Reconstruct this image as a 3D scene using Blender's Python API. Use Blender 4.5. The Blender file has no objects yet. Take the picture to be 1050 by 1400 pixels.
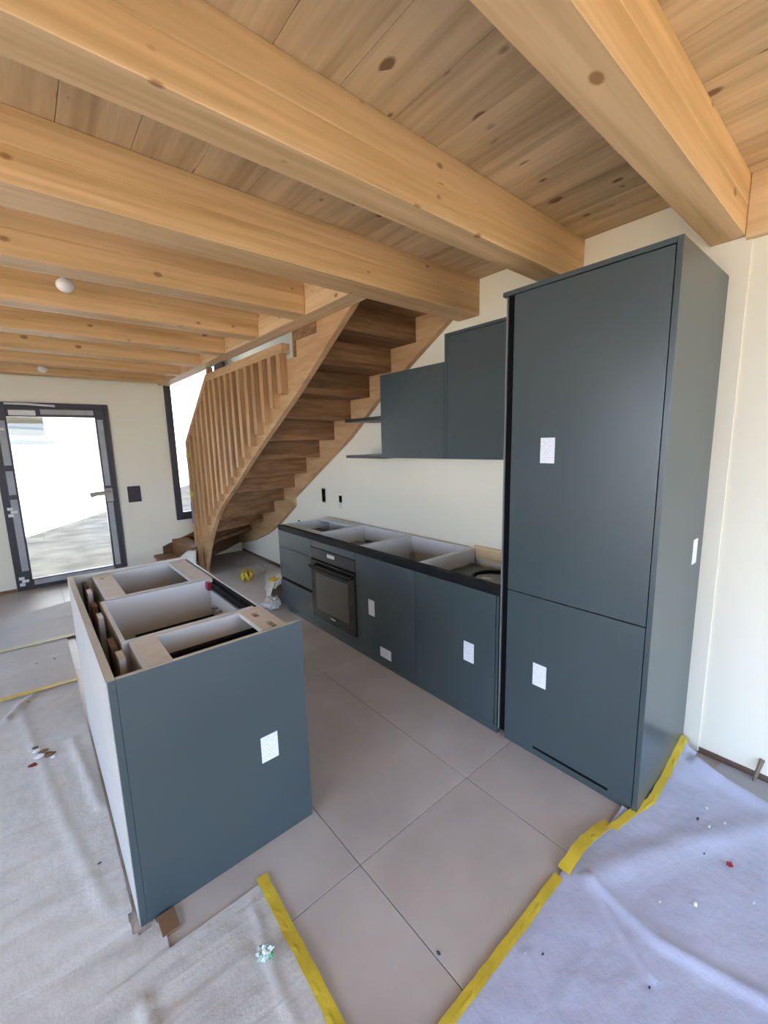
import bpy, bmesh, math, random
from mathutils import Vector, Matrix, noise
random.seed(7)
S = bpy.context.scene
C = S.collection

# ------------------------------------------------------------------ camera
YAW, PITCH, ROLL = math.radians(40.1525), math.radians(-9.2808), math.radians(-1.3782)
Fw = Vector((math.sin(YAW)*math.cos(PITCH), math.cos(YAW)*math.cos(PITCH), math.sin(PITCH)))
R0 = Vector((math.cos(YAW), -math.sin(YAW), 0)); U0 = R0.cross(Fw)
Rv = R0*math.cos(ROLL) + U0*math.sin(ROLL); Uv = -R0*math.sin(ROLL) + U0*math.cos(ROLL)
cd = bpy.data.cameras.new('camera'); cam = bpy.data.objects.new('camera', cd); C.objects.link(cam)
M = Matrix.Identity(4)
for i in range(3):
    M[i][0] = Rv[i]; M[i][1] = Uv[i]; M[i][2] = -Fw[i]
M[2][3] = 1.5
cam.matrix_world = M
cd.sensor_fit = 'HORIZONTAL'; cd.sensor_width = 36.0; cd.lens = 578.12/1050*36; cd.clip_start = .02
S.camera = cam

# ------------------------------------------------------------------ sky, sun, exposure
W = bpy.data.worlds.new('sky'); S.world = W; W.use_nodes = True
nt = W.node_tree; nt.nodes.clear()
wo = nt.nodes.new('ShaderNodeOutputWorld'); bg = nt.nodes.new('ShaderNodeBackground')
tc = nt.nodes.new('ShaderNodeTexCoord'); sx = nt.nodes.new('ShaderNodeSeparateXYZ'); cr = nt.nodes.new('ShaderNodeValToRGB')
nt.links.new(tc.outputs['Generated'], sx.inputs[0]); nt.links.new(sx.outputs[2], cr.inputs[0])
nt.links.new(cr.outputs[0], bg.inputs[0]); nt.links.new(bg.outputs[0], wo.inputs[0])
cr.color_ramp.elements[0].position = 0.0; cr.color_ramp.elements[0].color = (.62, .77, 1.0, 1)
cr.color_ramp.elements[1].position = .7; cr.color_ramp.elements[1].color = (.28, .50, 1.0, 1)
bg.inputs[1].default_value = 7.0
sl = bpy.data.lights.new('sun', 'SUN'); sl.energy = 42.0; sl.angle = math.radians(.6); sl.color = (1, .88, .70)
so = bpy.data.objects.new('sun', sl); C.objects.link(so)
so.rotation_euler = Vector((.45, .10, .88)).to_track_quat('Z', 'Y').to_euler()
S.view_settings.view_transform = 'Standard'; S.view_settings.look = 'None'; S.view_settings.gamma = 1
S.view_settings.use_curve_mapping = False
S.view_settings.exposure = 0.73
def portal(name, loc, rot, sx_, sy_):
    l = bpy.data.lights.new(name, 'AREA'); l.shape = 'RECTANGLE'; l.size = sx_; l.size_y = sy_
    l.cycles.is_portal = True
    o = bpy.data.objects.new(name, l); C.objects.link(o); o.location = loc; o.rotation_euler = rot
P2 = math.pi/2
portal('sky_portal', (.97, -2.72, 1.15), (-P2, 0, 0), 2.5, 2.3)         # back sliding windows, faces +Y
portal('sky_portal', (-3.72, .4, 1.15), (0, P2, 0), 2.3, 4.4)         # left window, faces +X
portal('sky_portal', (.32, 6.2, 1.0), (P2, 0, 0), 1.0, 2.0)
portal('sky_portal', (1.85, 6.2, 2.6), (P2, 0, 0), .8, 3.8)

# ------------------------------------------------------------------ materials
MATS = {}
def nmat(name):
    m = bpy.data.materials.new(name); m.use_nodes = True
    return m, m.node_tree, m.node_tree.nodes['Principled BSDF']
def plain(name, col, rough=.5, metal=0., spec=.5, bump=0., bscale=60., var=0., vscale=3., coat=0.):
    if name in MATS: return MATS[name]
    m, t, b = nmat(name); MATS[name] = m
    b.inputs['Base Color'].default_value = (*col, 1); b.inputs['Roughness'].default_value = rough
    b.inputs['Metallic'].default_value = metal; b.inputs['Specular IOR Level'].default_value = spec
    b.inputs['Coat Weight'].default_value = coat
    if bump or var:
        c = t.nodes.new('ShaderNodeTexCoord'); n = t.nodes.new('ShaderNodeTexNoise')
        n.inputs['Scale'].default_value = bscale; n.inputs['Detail'].default_value = 6
        t.links.new(c.outputs['Object'], n.inputs['Vector'])
        if bump:
            bu = t.nodes.new('ShaderNodeBump'); bu.inputs['Strength'].default_value = bump; bu.inputs['Distance'].default_value = .004
            t.links.new(n.outputs['Fac'], bu.inputs['Height']); t.links.new(bu.outputs[0], b.inputs['Normal'])
        if var:
            n2 = t.nodes.new('ShaderNodeTexNoise'); n2.inputs['Scale'].default_value = vscale; n2.inputs['Detail'].default_value = 5
            t.links.new(c.outputs['Object'], n2.inputs['Vector'])
            mp = t.nodes.new('ShaderNodeMapRange'); mp.inputs[1].default_value = .3; mp.inputs[2].default_value = .7
            mp.inputs[3].default_value = 1-var; mp.inputs[4].default_value = 1+var
            t.links.new(n2.outputs['Fac'], mp.inputs[0])
            mx = t.nodes.new('ShaderNodeVectorMath'); mx.operation = 'SCALE'; mx.inputs[0].default_value = col
            t.links.new(mp.outputs[0], mx.inputs['Scale']); t.links.new(mx.outputs[0], b.inputs['Base Color'])
    return m
def wood(name, axis, lo, hi, knots=.5, rough=.55, cross=14., along=.7, rnd=.12, spec=.3, kcol=(.16, .07, .025)):
    if name in MATS: return MATS[name]
    m, t, b = nmat(name); MATS[name] = m; N = t.nodes; L = t.links
    b.inputs['Roughness'].default_value = rough; b.inputs['Specular IOR Level'].default_value = spec
    c = N.new('ShaderNodeTexCoord'); oi = N.new('ShaderNodeObjectInfo')
    off = N.new('ShaderNodeVectorMath'); off.operation = 'MULTIPLY_ADD'
    L.new(oi.outputs['Random'], off.inputs[0]); off.inputs[1].default_value = (17.3, 41.7, 29.1); L.new(c.outputs['Object'], off.inputs[2])
    mp = N.new('ShaderNodeMapping'); sc = [cross]*3; sc['XYZ'.index(axis)] = along; mp.inputs['Scale'].default_value = sc
    L.new(off.outputs[0], mp.inputs[0])
    n1 = N.new('ShaderNodeTexNoise'); n1.inputs['Scale'].default_value = 1.0; n1.inputs['Detail'].default_value = 7; n1.inputs['Roughness'].default_value = .6; n1.inputs['Distortion'].default_value = .6
    L.new(mp.outputs[0], n1.inputs[0])
    n2 = N.new('ShaderNodeTexNoise'); n2.inputs['Scale'].default_value = 5.; n2.inputs['Detail'].default_value = 4; L.new(mp.outputs[0], n2.inputs[0])
    ad = N.new('ShaderNodeMath'); ad.operation = 'MULTIPLY_ADD'; L.new(n2.outputs['Fac'], ad.inputs[0]); ad.inputs[1].default_value = .35; L.new(n1.outputs['Fac'], ad.inputs[2])
    cr = N.new('ShaderNodeValToRGB'); cr.color_ramp.elements[0].position = .50; cr.color_ramp.elements[0].color = (*lo, 1)
    cr.color_ramp.elements[1].position = .82; cr.color_ramp.elements[1].color = (*hi, 1); L.new(ad.outputs[0], cr.inputs[0])
    # per-piece brightness
    mr = N.new('ShaderNodeMapRange'); mr.inputs[3].default_value = 1-rnd; mr.inputs[4].default_value = 1+rnd; L.new(oi.outputs['Random'], mr.inputs[0])
    sc1 = N.new('ShaderNodeVectorMath'); sc1.operation = 'SCALE'; L.new(cr.outputs[0], sc1.inputs[0]); L.new(mr.outputs[0], sc1.inputs['Scale'])
    out = sc1.outputs[0]
    if knots:
        k = N.new('ShaderNodeMapping'); sk = [15.]*3; sk['XYZ'.index(axis)] = 9.; k.inputs['Scale'].default_value = sk; L.new(off.outputs[0], k.inputs[0])
        v = N.new('ShaderNodeTexVoronoi'); v.inputs['Scale'].default_value = 1.; L.new(k.outputs[0], v.inputs['Vector'])
        cp = N.new('ShaderNodeSeparateColor'); L.new(v.outputs['Color'], cp.inputs[0])
        th = N.new('ShaderNodeMath'); th.operation = 'MULTIPLY_ADD'; pw = N.new('ShaderNodeMath'); pw.operation = 'POWER'; L.new(cp.outputs[0], pw.inputs[0]); pw.inputs[1].default_value = 3.
        L.new(pw.outputs[0], th.inputs[0]); th.inputs[1].default_value = .32*knots; th.inputs[2].default_value = -.09
        df = N.new('ShaderNodeMath'); df.operation = 'SUBTRACT'; L.new(th.outputs[0], df.inputs[0]); L.new(v.outputs['Distance'], df.inputs[1])
        mk = N.new('ShaderNodeMapRange'); mk.inputs[1].default_value = -.06; mk.inputs[2].default_value = .03; mk.inputs[4].default_value = .85; L.new(df.outputs[0], mk.inputs[0])
        mx = N.new('ShaderNodeMix'); mx.data_type = 'RGBA'; L.new(mk.outputs[0], mx.inputs[0]); L.new(out, mx.inputs[6]); mx.inputs[7].default_value = (*kcol, 1)
        out = mx.outputs[2]
    L.new(out, b.inputs['Base Color'])
    bu = N.new('ShaderNodeBump'); bu.inputs['Strength'].default_value = .12; bu.inputs['Distance'].default_value = .002
    L.new(n2.outputs['Fac'], bu.inputs['Height']); L.new(bu.outputs[0], b.inputs['Normal'])
    return m
def glass(name, tint=(1, 1, 1)):
    m, t, b = nmat(name); t.nodes.remove(b)
    tr = t.nodes.new('ShaderNodeBsdfTransparent'); gl = t.nodes.new('ShaderNodeBsdfGlossy'); gl.inputs['Roughness'].default_value = .01
    tr.inputs[0].default_value = (*tint, 1)
    fr = t.nodes.new('ShaderNodeFresnel'); fr.inputs[0].default_value = 1.45; mx = t.nodes.new('ShaderNodeMixShader')
    t.links.new(fr.outputs[0], mx.inputs[0]); t.links.new(tr.outputs[0], mx.inputs[1]); t.links.new(gl.outputs[0], mx.inputs[2])
    t.links.new(mx.outputs[0], t.nodes['Material Output'].inputs[0]); return m
def sticker_mat(name):
    m, t, b = nmat(name); N = t.nodes; L = t.links
    b.inputs['Roughness'].default_value = .5
    c = N.new('ShaderNodeTexCoord'); s = N.new('ShaderNodeSeparateXYZ'); L.new(c.outputs['Generated'], s.inputs[0])
    br = N.new('ShaderNodeTexBrick'); br.inputs['Scale'].default_value = 1; br.inputs['Color1'].default_value = (.78, .8, .84, 1)
    br.inputs['Color2'].default_value = (.55, .57, .62, 1); br.inputs['Mortar'].default_value = (.8, .82, .86, 1)
    br.inputs['Brick Width'].default_value = .22; br.inputs['Row Height'].default_value = .09; br.inputs['Mortar Size'].default_value = .03
    cb = N.new('ShaderNodeCombineXYZ'); ad = N.new('ShaderNodeMath'); L.new(s.outputs[0], ad.inputs[0]); L.new(s.outputs[1], ad.inputs[1])
    L.new(ad.outputs[0], cb.inputs[0]); L.new(s.outputs[2], cb.inputs[1]); L.new(cb.outputs[0], br.inputs[0])
    L.new(br.outputs[0], b.inputs['Base Color']); return m

PLASTER = plain('wall_plaster', (.82, .78, .64), .8, spec=.2, bump=.06, bscale=90, var=.02, vscale=1.2)
DECK = wood('spruce_deck', 'Y', (.43, .29, .15), (.70, .50, .28), knots=1.25, cross=9, along=.5, rnd=.08)
BEAMX = wood('spruce_beam_across', 'X', (.52, .32, .14), (.76, .51, .27), knots=.9, cross=11, along=.45, rnd=.06, kcol=(.3, .14, .05))
BEAMY = wood('spruce_beam_along', 'Y', (.56, .37, .19), (.74, .54, .32), knots=.75, cross=11, along=.45, rnd=.06, kcol=(.3, .14, .05))
STRING = wood('oak_stringer', 'Y', (.42, .25, .115), (.58, .375, .195), knots=0, cross=9, along=1.2, rnd=.05)
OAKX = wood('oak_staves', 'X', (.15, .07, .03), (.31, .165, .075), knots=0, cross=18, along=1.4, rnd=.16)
OAK_SHADED = wood('oak_painted_shade', 'X', (.10, .045, .02), (.20, .10, .045), knots=0, cross=16, along=1.1, rnd=.1)  # same stair oak, with the shade under the winders painted into its colour
OAKZ = wood('oak_upright', 'Z', (.33, .18, .075), (.50, .295, .14), knots=0, cross=18, along=1.2, rnd=.10)
TIMBER = wood('raw_timber', 'Y', (.55, .38, .18), (.75, .56, .32), knots=.6, cross=14, along=1)
SLATE = plain('slate_laminate', (.053, .074, .080), .31, spec=.6, bump=.02, bscale=400, var=.05, vscale=2.5)
CARC = plain('white_carcass_board', (.66, .655, .64), .5, spec=.4)
EDGE = plain('raw_board_edge', (.55, .53, .44), .6)
RAILM = wood('chipboard_rail', 'X', (.64, .59, .51), (.74, .69, .61), knots=0, cross=60, along=20, rnd=.03)
BLACK = plain('black_profile', (.006, .007, .008), .6, spec=.2)
DARKGAP = plain('black_recess', (.004, .004, .005), .7, spec=.1)
SHELF = plain('dark_metal_shelf', (.035, .034, .035), .4)
FRAME = plain('anthracite_frame', (.045, .040, .048), .45)
FILM = plain('grey_protective_film', (.36, .37, .38), .45, bump=.5, bscale=60, var=.1, vscale=14)
WHITEP = plain('white_plastic', (.75, .74, .72), .4)
TAPE = plain('yellow_masking_tape', (.60, .44, .035), .55, bump=.5, bscale=45, var=.12, vscale=9)
GLASSM = glass('clear_pane', (.97, .98, .97))
OVENG = plain('dark_oven_glass', (.018, .017, .015), .06, spec=.6)
OVENP = plain('oven_panel_glass', (.05, .05, .05), .12, spec=.6)
OVENW = plain('oven_window_glass', (.10, .095, .08), .05, spec=.8)
METAL = plain('brushed_metal', (.5, .5, .5), .3, metal=1)
STICK = sticker_mat('printed_label_paper')
SWITCH = plain('black_switch_plastic', (.03, .022, .028), .5)
GROUT = plain('grout', (.27, .25, .24), .9)
CARD = plain('brown_hardboard', (.20, .105, .055), .8, bump=.3, bscale=80)
SCREED = plain('brown_screed', (.16, .10, .07), .9, bump=.4, bscale=50)
def tile_mat():
    m, t, b = nmat('porcelain_tile'); N = t.nodes; L = t.links
    b.inputs['Roughness'].default_value = .42; b.inputs['Specular IOR Level'].default_value = .35
    c = N.new('ShaderNodeTexCoord'); oi = N.new('ShaderNodeObjectInfo'); off = N.new('ShaderNodeVectorMath'); off.operation = 'MULTIPLY_ADD'
    L.new(oi.outputs['Random'], off.inputs[0]); off.inputs[1].default_value = (13, 27, 9); L.new(c.outputs['Object'], off.inputs[2])
    n = N.new('ShaderNodeTexNoise'); n.inputs['Scale'].default_value = 2.2; n.inputs['Detail'].default_value = 7; n.inputs['Roughness'].default_value = .55; L.new(off.outputs[0], n.inputs[0])
    cr = N.new('ShaderNodeValToRGB'); cr.color_ramp.elements[0].position = .35; cr.color_ramp.elements[0].color = (.42, .37, .325, 1)
    cr.color_ramp.elements[1].position = .68; cr.color_ramp.elements[1].color = (.54, .485, .43, 1); L.new(n.outputs['Fac'], cr.inputs[0])
    L.new(cr.outputs[0], b.inputs['Base Color']); return m
TILE = tile_mat()
def fleece_mat(name, col, wr=(3, 16, 1)):
    m, t, b = nmat(name); N = t.nodes; L = t.links
    b.inputs['Roughness'].default_value = .9; b.inputs['Specular IOR Level'].default_value = .15; b.inputs['Sheen Weight'].default_value = .15
    c = N.new('ShaderNodeTexCoord'); n = N.new('ShaderNodeTexNoise'); n.inputs['Scale'].default_value = 2.5; n.inputs['Detail'].default_value = 8; n.inputs['Roughness'].default_value = .6
    L.new(c.outputs['Object'], n.inputs[0])
    cr = N.new('ShaderNodeValToRGB'); cr.color_ramp.elements[0].position = .3; cr.color_ramp.elements[0].color = (*[v*.86 for v in col], 1)
    cr.color_ramp.elements[1].position = .65; cr.color_ramp.elements[1].color = (*col, 1); L.new(n.outputs['Fac'], cr.inputs[0]); L.new(cr.outputs[0], b.inputs['Base Color'])
    n2 = N.new('ShaderNodeTexNoise'); n2.inputs['Scale'].default_value = 160; L.new(c.outputs['Object'], n2.inputs[0])
    n3 = N.new('ShaderNodeTexNoise'); n3.inputs['Scale'].default_value = 14; n3.inputs['Detail'].default_value = 3; L.new(c.outputs['Object'], n3.inputs[0])
    ad = N.new('ShaderNodeMath'); ad.operation = 'MULTIPLY_ADD'; L.new(n2.outputs['Fac'], ad.inputs[0]); ad.inputs[1].default_value = .15; L.new(n3.outputs['Fac'], ad.inputs[2])
    bu = N.new('ShaderNodeBump'); bu.inputs['Strength'].default_value = .35; bu.inputs['Distance'].default_value = .006
    mw = N.new('ShaderNodeMapping'); mw.inputs['Scale'].default_value = wr; mw.inputs['Rotation'].default_value = (0, 0, .12); L.new(c.outputs['Object'], mw.inputs[0])
    n4 = N.new('ShaderNodeTexNoise'); n4.inputs['Scale'].default_value = 1; n4.inputs['Detail'].default_value = 3; n4.inputs['Distortion'].default_value = .8; L.new(mw.outputs[0], n4.inputs[0])
    a2 = N.new('ShaderNodeMath'); a2.operation = 'MULTIPLY_ADD'; L.new(n4.outputs['Fac'], a2.inputs[0]); a2.inputs[1].default_value = 1.1; L.new(ad.outputs[0], a2.inputs[2])
    bu.inputs['Strength'].default_value = .6; bu.inputs['Distance'].default_value = .009
    L.new(a2.outputs[0], bu.inputs['Height']); L.new(bu.outputs[0], b.inputs['Normal']); return m
FLEECE = fleece_mat('painters_fleece', (.60, .575, .53))
FLEECE_SKYLIT = fleece_mat('painters_fleece_skylight_tint', (.47, .49, .61), (5, 6, 1))  # white fleece with the blue of the skylight painted into its colour
PAPER = plain('cream_paper', (.66, .62, .53), .8, bump=.4, bscale=30)

# ------------------------------------------------------------------ builders
class MB:
    def __init__(s): s.bm = bmesh.new()
    def box(s, x0, x1, y0, y1, z0, z1, bev=0.0):
        v = [s.bm.verts.new(p) for p in ((x0,y0,z0),(x1,y0,z0),(x1,y1,z0),(x0,y1,z0),(x0,y0,z1),(x1,y0,z1),(x1,y1,z1),(x0,y1,z1))]
        fs = [s.bm.faces.new([v[i] for i in q]) for q in ((0,3,2,1),(4,5,6,7),(0,1,5,4),(1,2,6,5),(2,3,7,6),(3,0,4,7))]
        if bev:
            es = list({e for f in fs for e in f.edges})
            bmesh.ops.bevel(s.bm, geom=es, offset=bev, segments=1, affect='EDGES')
        return s
    def hexa(s, b, t):      # 4 bottom pts, 4 top pts
        v = [s.bm.verts.new(p) for p in list(b)+list(t)]
        for q in ((0,3,2,1),(4,5,6,7),(0,1,5,4),(1,2,6,5),(2,3,7,6),(3,0,4,7)): s.bm.faces.new([v[i] for i in q])
        return s
    def prism(s, pts, axis, a, b):   # pts in the two other axes (cyclic order x->yz, y->xz, z->xy)
        def P(p, c): return {'x': (c, p[0], p[1]), 'y': (p[0], c, p[1]), 'z': (p[0], p[1], c)}[axis]
        A = [s.bm.verts.new(P(p, a)) for p in pts]; B = [s.bm.verts.new(P(p, b)) for p in pts]; n = len(pts)
        s.bm.faces.new(A); s.bm.faces.new(B[::-1])
        for i in range(n): s.bm.faces.new((A[i], B[i], B[(i+1) % n], A[(i+1) % n]))
        return s
    def band(s, lo, hi, x0, x1):     # board in yz with bottom polyline lo and top polyline hi (same length)
        n = len(lo); V = []
        for i in range(n): V.append([s.bm.verts.new(p) for p in ((x0,*lo[i]), (x0,*hi[i]), (x1,*hi[i]), (x1,*lo[i]))])
        for i in range(n-1):
            for j in range(4): s.bm.faces.new((V[i][j], V[i][(j+1)%4], V[i+1][(j+1)%4], V[i+1][j]))
        s.bm.faces.new(V[0]); s.bm.faces.new(V[-1][::-1]); return s
    def tube(s, pts, r, n=8, caps=True):
        pts = [Vector(p) for p in pts]; rings = []
        for i, p in enumerate(pts):
            d = (pts[min(i+1, len(pts)-1)] - pts[max(i-1, 0)]).normalized()
            a = d.orthogonal().normalized() if abs(d.z) > .95 else d.cross(Vector((0,0,1))).normalized(); b_ = d.cross(a)
            rr = r[i] if isinstance(r, (list, tuple)) else r
            rings.append([s.bm.verts.new(p + (a*math.cos(2*math.pi*k/n) + b_*math.sin(2*math.pi*k/n))*rr) for k in range(n)])
        for A, B in zip(rings, rings[1:]):
            for k in range(n): s.bm.faces.new((A[k], A[(k+1)%n], B[(k+1)%n], B[k]))
        if caps: s.bm.faces.new(rings[0][::-1]); s.bm.faces.new(rings[-1])
        return s
    def ball(s, c, r, sub=2, jag=0., sq=(1,1,1)):
        g = bmesh.ops.create_icosphere(s.bm, subdivisions=sub, radius=1)
        for v in g['verts']:
            k = 1 + jag*noise.noise(v.co*2.7 + Vector(c)*9)
            v.co = Vector(c) + Vector((v.co.x*sq[0], v.co.y*sq[1], v.co.z*sq[2]))*r*k
        return s
    def add(s, name, mat, parent=None, smooth=False):
        bmesh.ops.recalc_face_normals(s.bm, faces=s.bm.faces)
        me = bpy.data.meshes.new(name)
        if parent is not None:
            w = parent
            off = Vector((0,0,0))
            while w is not None: off += Vector(w.location); w = w.parent
            bmesh.ops.translate(s.bm, verts=s.bm.verts, vec=-off)
        s.bm.to_mesh(me); s.bm.free(); me.materials.append(mat)
        if smooth:
            for p in me.polygons: p.use_smooth = True
        o = bpy.data.objects.new(name, me); C.objects.link(o)
        if parent is not None: o.parent = parent
        return o
def box(x0, x1, y0, y1, z0, z1, bev=0.): return MB().box(x0, x1, y0, y1, z0, z1, bev)
def tag(o, label=None, cat=None, group=None, kind=None):
    if label: o['label'] = label
    if cat: o['category'] = cat
    if group: o['group'] = group
    if kind: o['kind'] = kind
    return o
def thing(name, label, cat, loc, group=None):
    o = bpy.data.objects.new(name, None); C.objects.link(o); o.location = loc; o.empty_display_size = .1
    return tag(o, label, cat, group)
def struct(name, mb, mat, label=None):
    o = mb.add(name, mat); o['kind'] = 'structure'; o['label'] = label or name.replace('_', ' '); return o

# ------------------------------------------------------------------ setting
XW, YF, ZC, ZB, ZT2 = 2.285, 5.96, 2.483, 2.27, 5.2
XL, YN = -3.6, -2.6
fl = struct('floor', box(XL-.2, XW+.3, YN-.2, YF+.2, -.2, -.004), GROUT, 'large grey beige floor tiles with thin joints')
tx = [-3.45 + .6*i for i in range(-1, 11)]; ty = [1.07 + 1.2*i for i in range(-4, 6)]
for x in tx:
    for y in ty:
        x0, x1, y0, y1 = max(x, XL)+.0015, min(x+.6, XW+.03)-.0015, max(y, YN)+.0015, min(y+1.2, YF)-.0015
        if x1-x0 > .02 and y1-y0 > .02: box(x0, x1, y0, y1, -.012, 0, .0012).add('tile', TILE, fl)
# kitchen wall: recessed plaster with a lining board that stands 15 mm proud
struct('wall_right', box(XW+.007, XW+.3, YN-.2, YF+.2, .035, ZC+.034).box(XW+.007, XW+.3, 1.7, YF+.2, ZC+.034, ZT2), PLASTER, 'cream plaster wall behind the kitchen units')
struct('wall_right_lining', box(XW, XW+.02, .43, 4.22, .012, ZC+.2), PLASTER, 'plaster lining standing slightly proud behind the kitchen units')
struct('trim_1', box(XW+.012, XW+.2, YN, YF, -.02, .036), SCREED, 'rough brown strip under the right wall')
wf = MB()
for b in ((XL-.2, -.215, -.01, ZC+.034), (-.215, .835, 2.015, ZC+.034), (.835, 1.30, -.01, ZC+.034), (1.30, 1.455, -.01, ZT2), (1.455, 2.22, -.01, .56), (1.455, 2.22, 4.5, ZT2), (2.22, XW+.3, -.01, ZT2)):
    wf.box(b[0], b[1], YF, YF+.22, b[2], b[3])
struct('wall_far', wf, PLASTER, 'white plaster wall with the glazed door and stair window')
wl = MB(); wl.box(XL-.25, XL, YN-.2, -1.8, -.1, ZC+.034).box(XL-.25, XL, 2.6, YF+.2, -.1, ZC+.034).box(XL-.25, XL, -1.8, 2.6, 2.3, ZC+.034)
struct('wall_left', wl, PLASTER, 'white plaster wall left of the camera')
wb = MB(); wb.box(XL-.25, -.3, YN-.25, YN, -.1, ZC+.034).box(2.25, XW+.3, YN-.25, YN, -.1, ZC+.034).box(-.3, 2.25, YN-.25, YN, 2.3, ZC+.034)
struct('wall_back', wb, PLASTER, 'white plaster wall behind the camera')
struct('wall_stairwell', box(1.32, 1.40, 1.76, YF, ZC+.22, ZT2).box(1.32, XW+.1, 1.7, 1.76, ZC+.22, ZT2), PLASTER, 'white upper walls closing the stairwell')
struct('ceiling_upper', box(1.28, XW+.35, 1.68, YF+.3, ZT2, ZT2+.2), PLASTER, 'white ceiling above the stairwell')
# windows behind the camera (out of view)
for n, mb in (('window_3', MB().box(-.3, 2.25, YN-.1, YN-.04, -.0, .08).box(-.3, 2.25, YN-.1, YN-.04, 2.22, 2.3).box(.93, 1.02, YN-.1, YN-.04, .08, 2.22).box(-.3, -.22, YN-.1, YN-.04, .08, 2.22).box(2.17, 2.25, YN-.1, YN-.04, .08, 2.22)),
              ('window_4', MB().box(XL-.1, XL-.04, -1.8, 2.6, 0, .08).box(XL-.1, XL-.04, -1.8, 2.6, 2.22, 2.3).box(XL-.1, XL-.04, .35, .45, .08, 2.22))):
    struct(n, mb, FRAME, 'dark framed sliding window')
# ceiling deck
ce = struct('ceiling', MB().box(XL-.3, 1.46, YN-.3, YF+.25, ZC+.035, ZC+.24).box(1.46, XW+.35, YN-.3, 1.82, ZC+.035, ZC+.24), PLASTER, 'knotty spruce board ceiling above the beams')
x = XL; w = .2
while x < XW:
    x1 = min(x+w, XW+.04); ye = YF if x1 < 1.5 else 1.82
    cuts = [YN, -.9, .51, 1.82] if int(x*10) % 3 else [YN, .51, 1.82]
    if ye > 2: cuts += [3.05, 4.3, YF] if int(x*7) % 2 else [3.7, YF]
    for a, b in zip(cuts, cuts[1:]): box(x+.0008, x1-.0008, a+.001, b-.001, ZC, ZC+.034, .0008).add('ceiling_board', DECK, ce)
    x += w
# beams
def beam(x0, x1, y0, y1, label, mat, z0=ZB, n=2, group='spruce ceiling joists'):
    t = thing('ceiling_beam', label, 'beam', ((x0+x1)/2, (y0+y1)/2, z0), group)
    h = (ZC-z0)/n
    for i in range(n): box(x0, x1, y0, y1, z0+h*i, z0+h*(i+1), .0025).add('lamella', mat, t)
    return t
beam(XL, XW+.004, .449, .567, 'thick spruce beam nearest the camera, ending on the wall beside the tall cabinet', BEAMX)
beam(XL, XW+.004, 1.094, 1.214, 'second spruce beam, ending on the wall above the tall cabinet', BEAMX)
beam(XL, XW+.004, 1.739, 1.905, 'spruce beam ending on the wall above the top of the stairs', BEAMX)
ordn = ['first', 'second', 'third', 'fourth', 'fifth', 'sixth']
for i, y in enumerate((2.345, 3.00, 3.66, 4.31, 4.97, 5.66)):
    beam(XL, 1.399, y, y+.14, '%s short joist beyond the stair top, ending on the header beam' % ordn[i] if i < 5 else 'short joist nearest the far door wall, ending on the header beam', BEAMX)
beam(1.40, 1.522, 1.906, YF, 'long pale header beam running along the edge of the stair opening', BEAMY, group='header beam')
beam(XW-.03, XW+.014, YN, .448, 'wall plate beam over the right wall at the picture edge', BEAMY, z0=ZB-.015, n=1, group='wall plate')

# ------------------------------------------------------------------ far door and window
d = thing('door_1', 'glazed entrance door in a dark frame with grey protective film strips', 'door', (.31, YF, 0)); d['kind'] = 'structure'
x0, x1, z1 = -.213, .833, 2.013
MB().box(x0, x0+.06, YF-.02, YF+.1, 0, z1, .003).box(x1-.06, x1, YF-.02, YF+.1, 0, z1, .003).box(x0+.06, x1-.06, YF-.02, YF+.1, z1-.06, z1, .003).box(x0+.06, x1-.06, YF-.02, YF+.1, 0, .03).add('frame', FRAME, d)
lf = MB().box(x0+.045, x0+.14, YF-.045, YF+.03, .035, z1-.05, .004).box(x1-.14, x1-.045, YF-.045, YF+.03, .035, z1-.05, .004).box(x0+.14, x1-.14, YF-.045, YF+.03, z1-.15, z1-.05, .004).box(x0+.14, x1-.14, YF-.045, YF+.03, .035, .115, .004)
leaf = lf.add('door_leaf', FRAME, d)
for b in ((x0+.063, x0+.122, 1.36, 1.82), (x0+.063, x0+.122, .22, 1.0), (x0+.063, x0+.122, 1.05, 1.30), (x1-.125, x1-.07, 1.08, 1.84), (x1-.125, x1-.07, .12, .88), (x0+.42, x1-.15, z1-.125, z1-.072), (x0+.15, x1-.14, .05, .105)):
    box(b[0], b[1], YF-.047, YF-.0445, b[2], b[3]).add('film_strip', FILM, leaf)
box(x0+.14, x1-.14, YF-.012, YF-.002, .115, z1-.15).add('pane', GLASSM, leaf)
for z in (.16, .92, 1.78):
    MB().box(x0+.028, x0+.075, YF-.065, YF-.045, z-.03, z+.0, .003).box(x0+.05, x0+.11, YF-.067, YF-.045, z-.062, z-.034, .003).box(x0+.028, x0+.075, YF-.065, YF-.045, z-.10, z-.068, .003).add('hinge', WHITEP, d)
MB().tube([(x1-.095, YF-.045, 1.0), (x1-.095, YF-.11, 1.0), (x1-.22, YF-.115, 1.0), (x1-.29, YF-.11, .985)], [.02, .024, .024, .03]).box(x1-.13, x1-.06, YF-.06, YF-.045, .89, 1.05, .004).add('door_handle', plain('wrapped_metal', (.42, .38, .33), .5), leaf)
MB().box(x0+.16, x0+.38, YF-.075, YF-.045, z1-.14, z1-.085, .004).add('door_closer', WHITEP, leaf)
MB().tube([(x0+.14, YF-.06, z1-.02), (x0+.30, YF-.12, z1-.025), (x0+.55, YF-.07, z1-.035)], .011).add('closer_arm', WHITEP, d)
wv = thing('window_1', 'tall dark framed window beside the stairs', 'window', (1.84, YF, .56)); wv['kind'] = 'structure'
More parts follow.
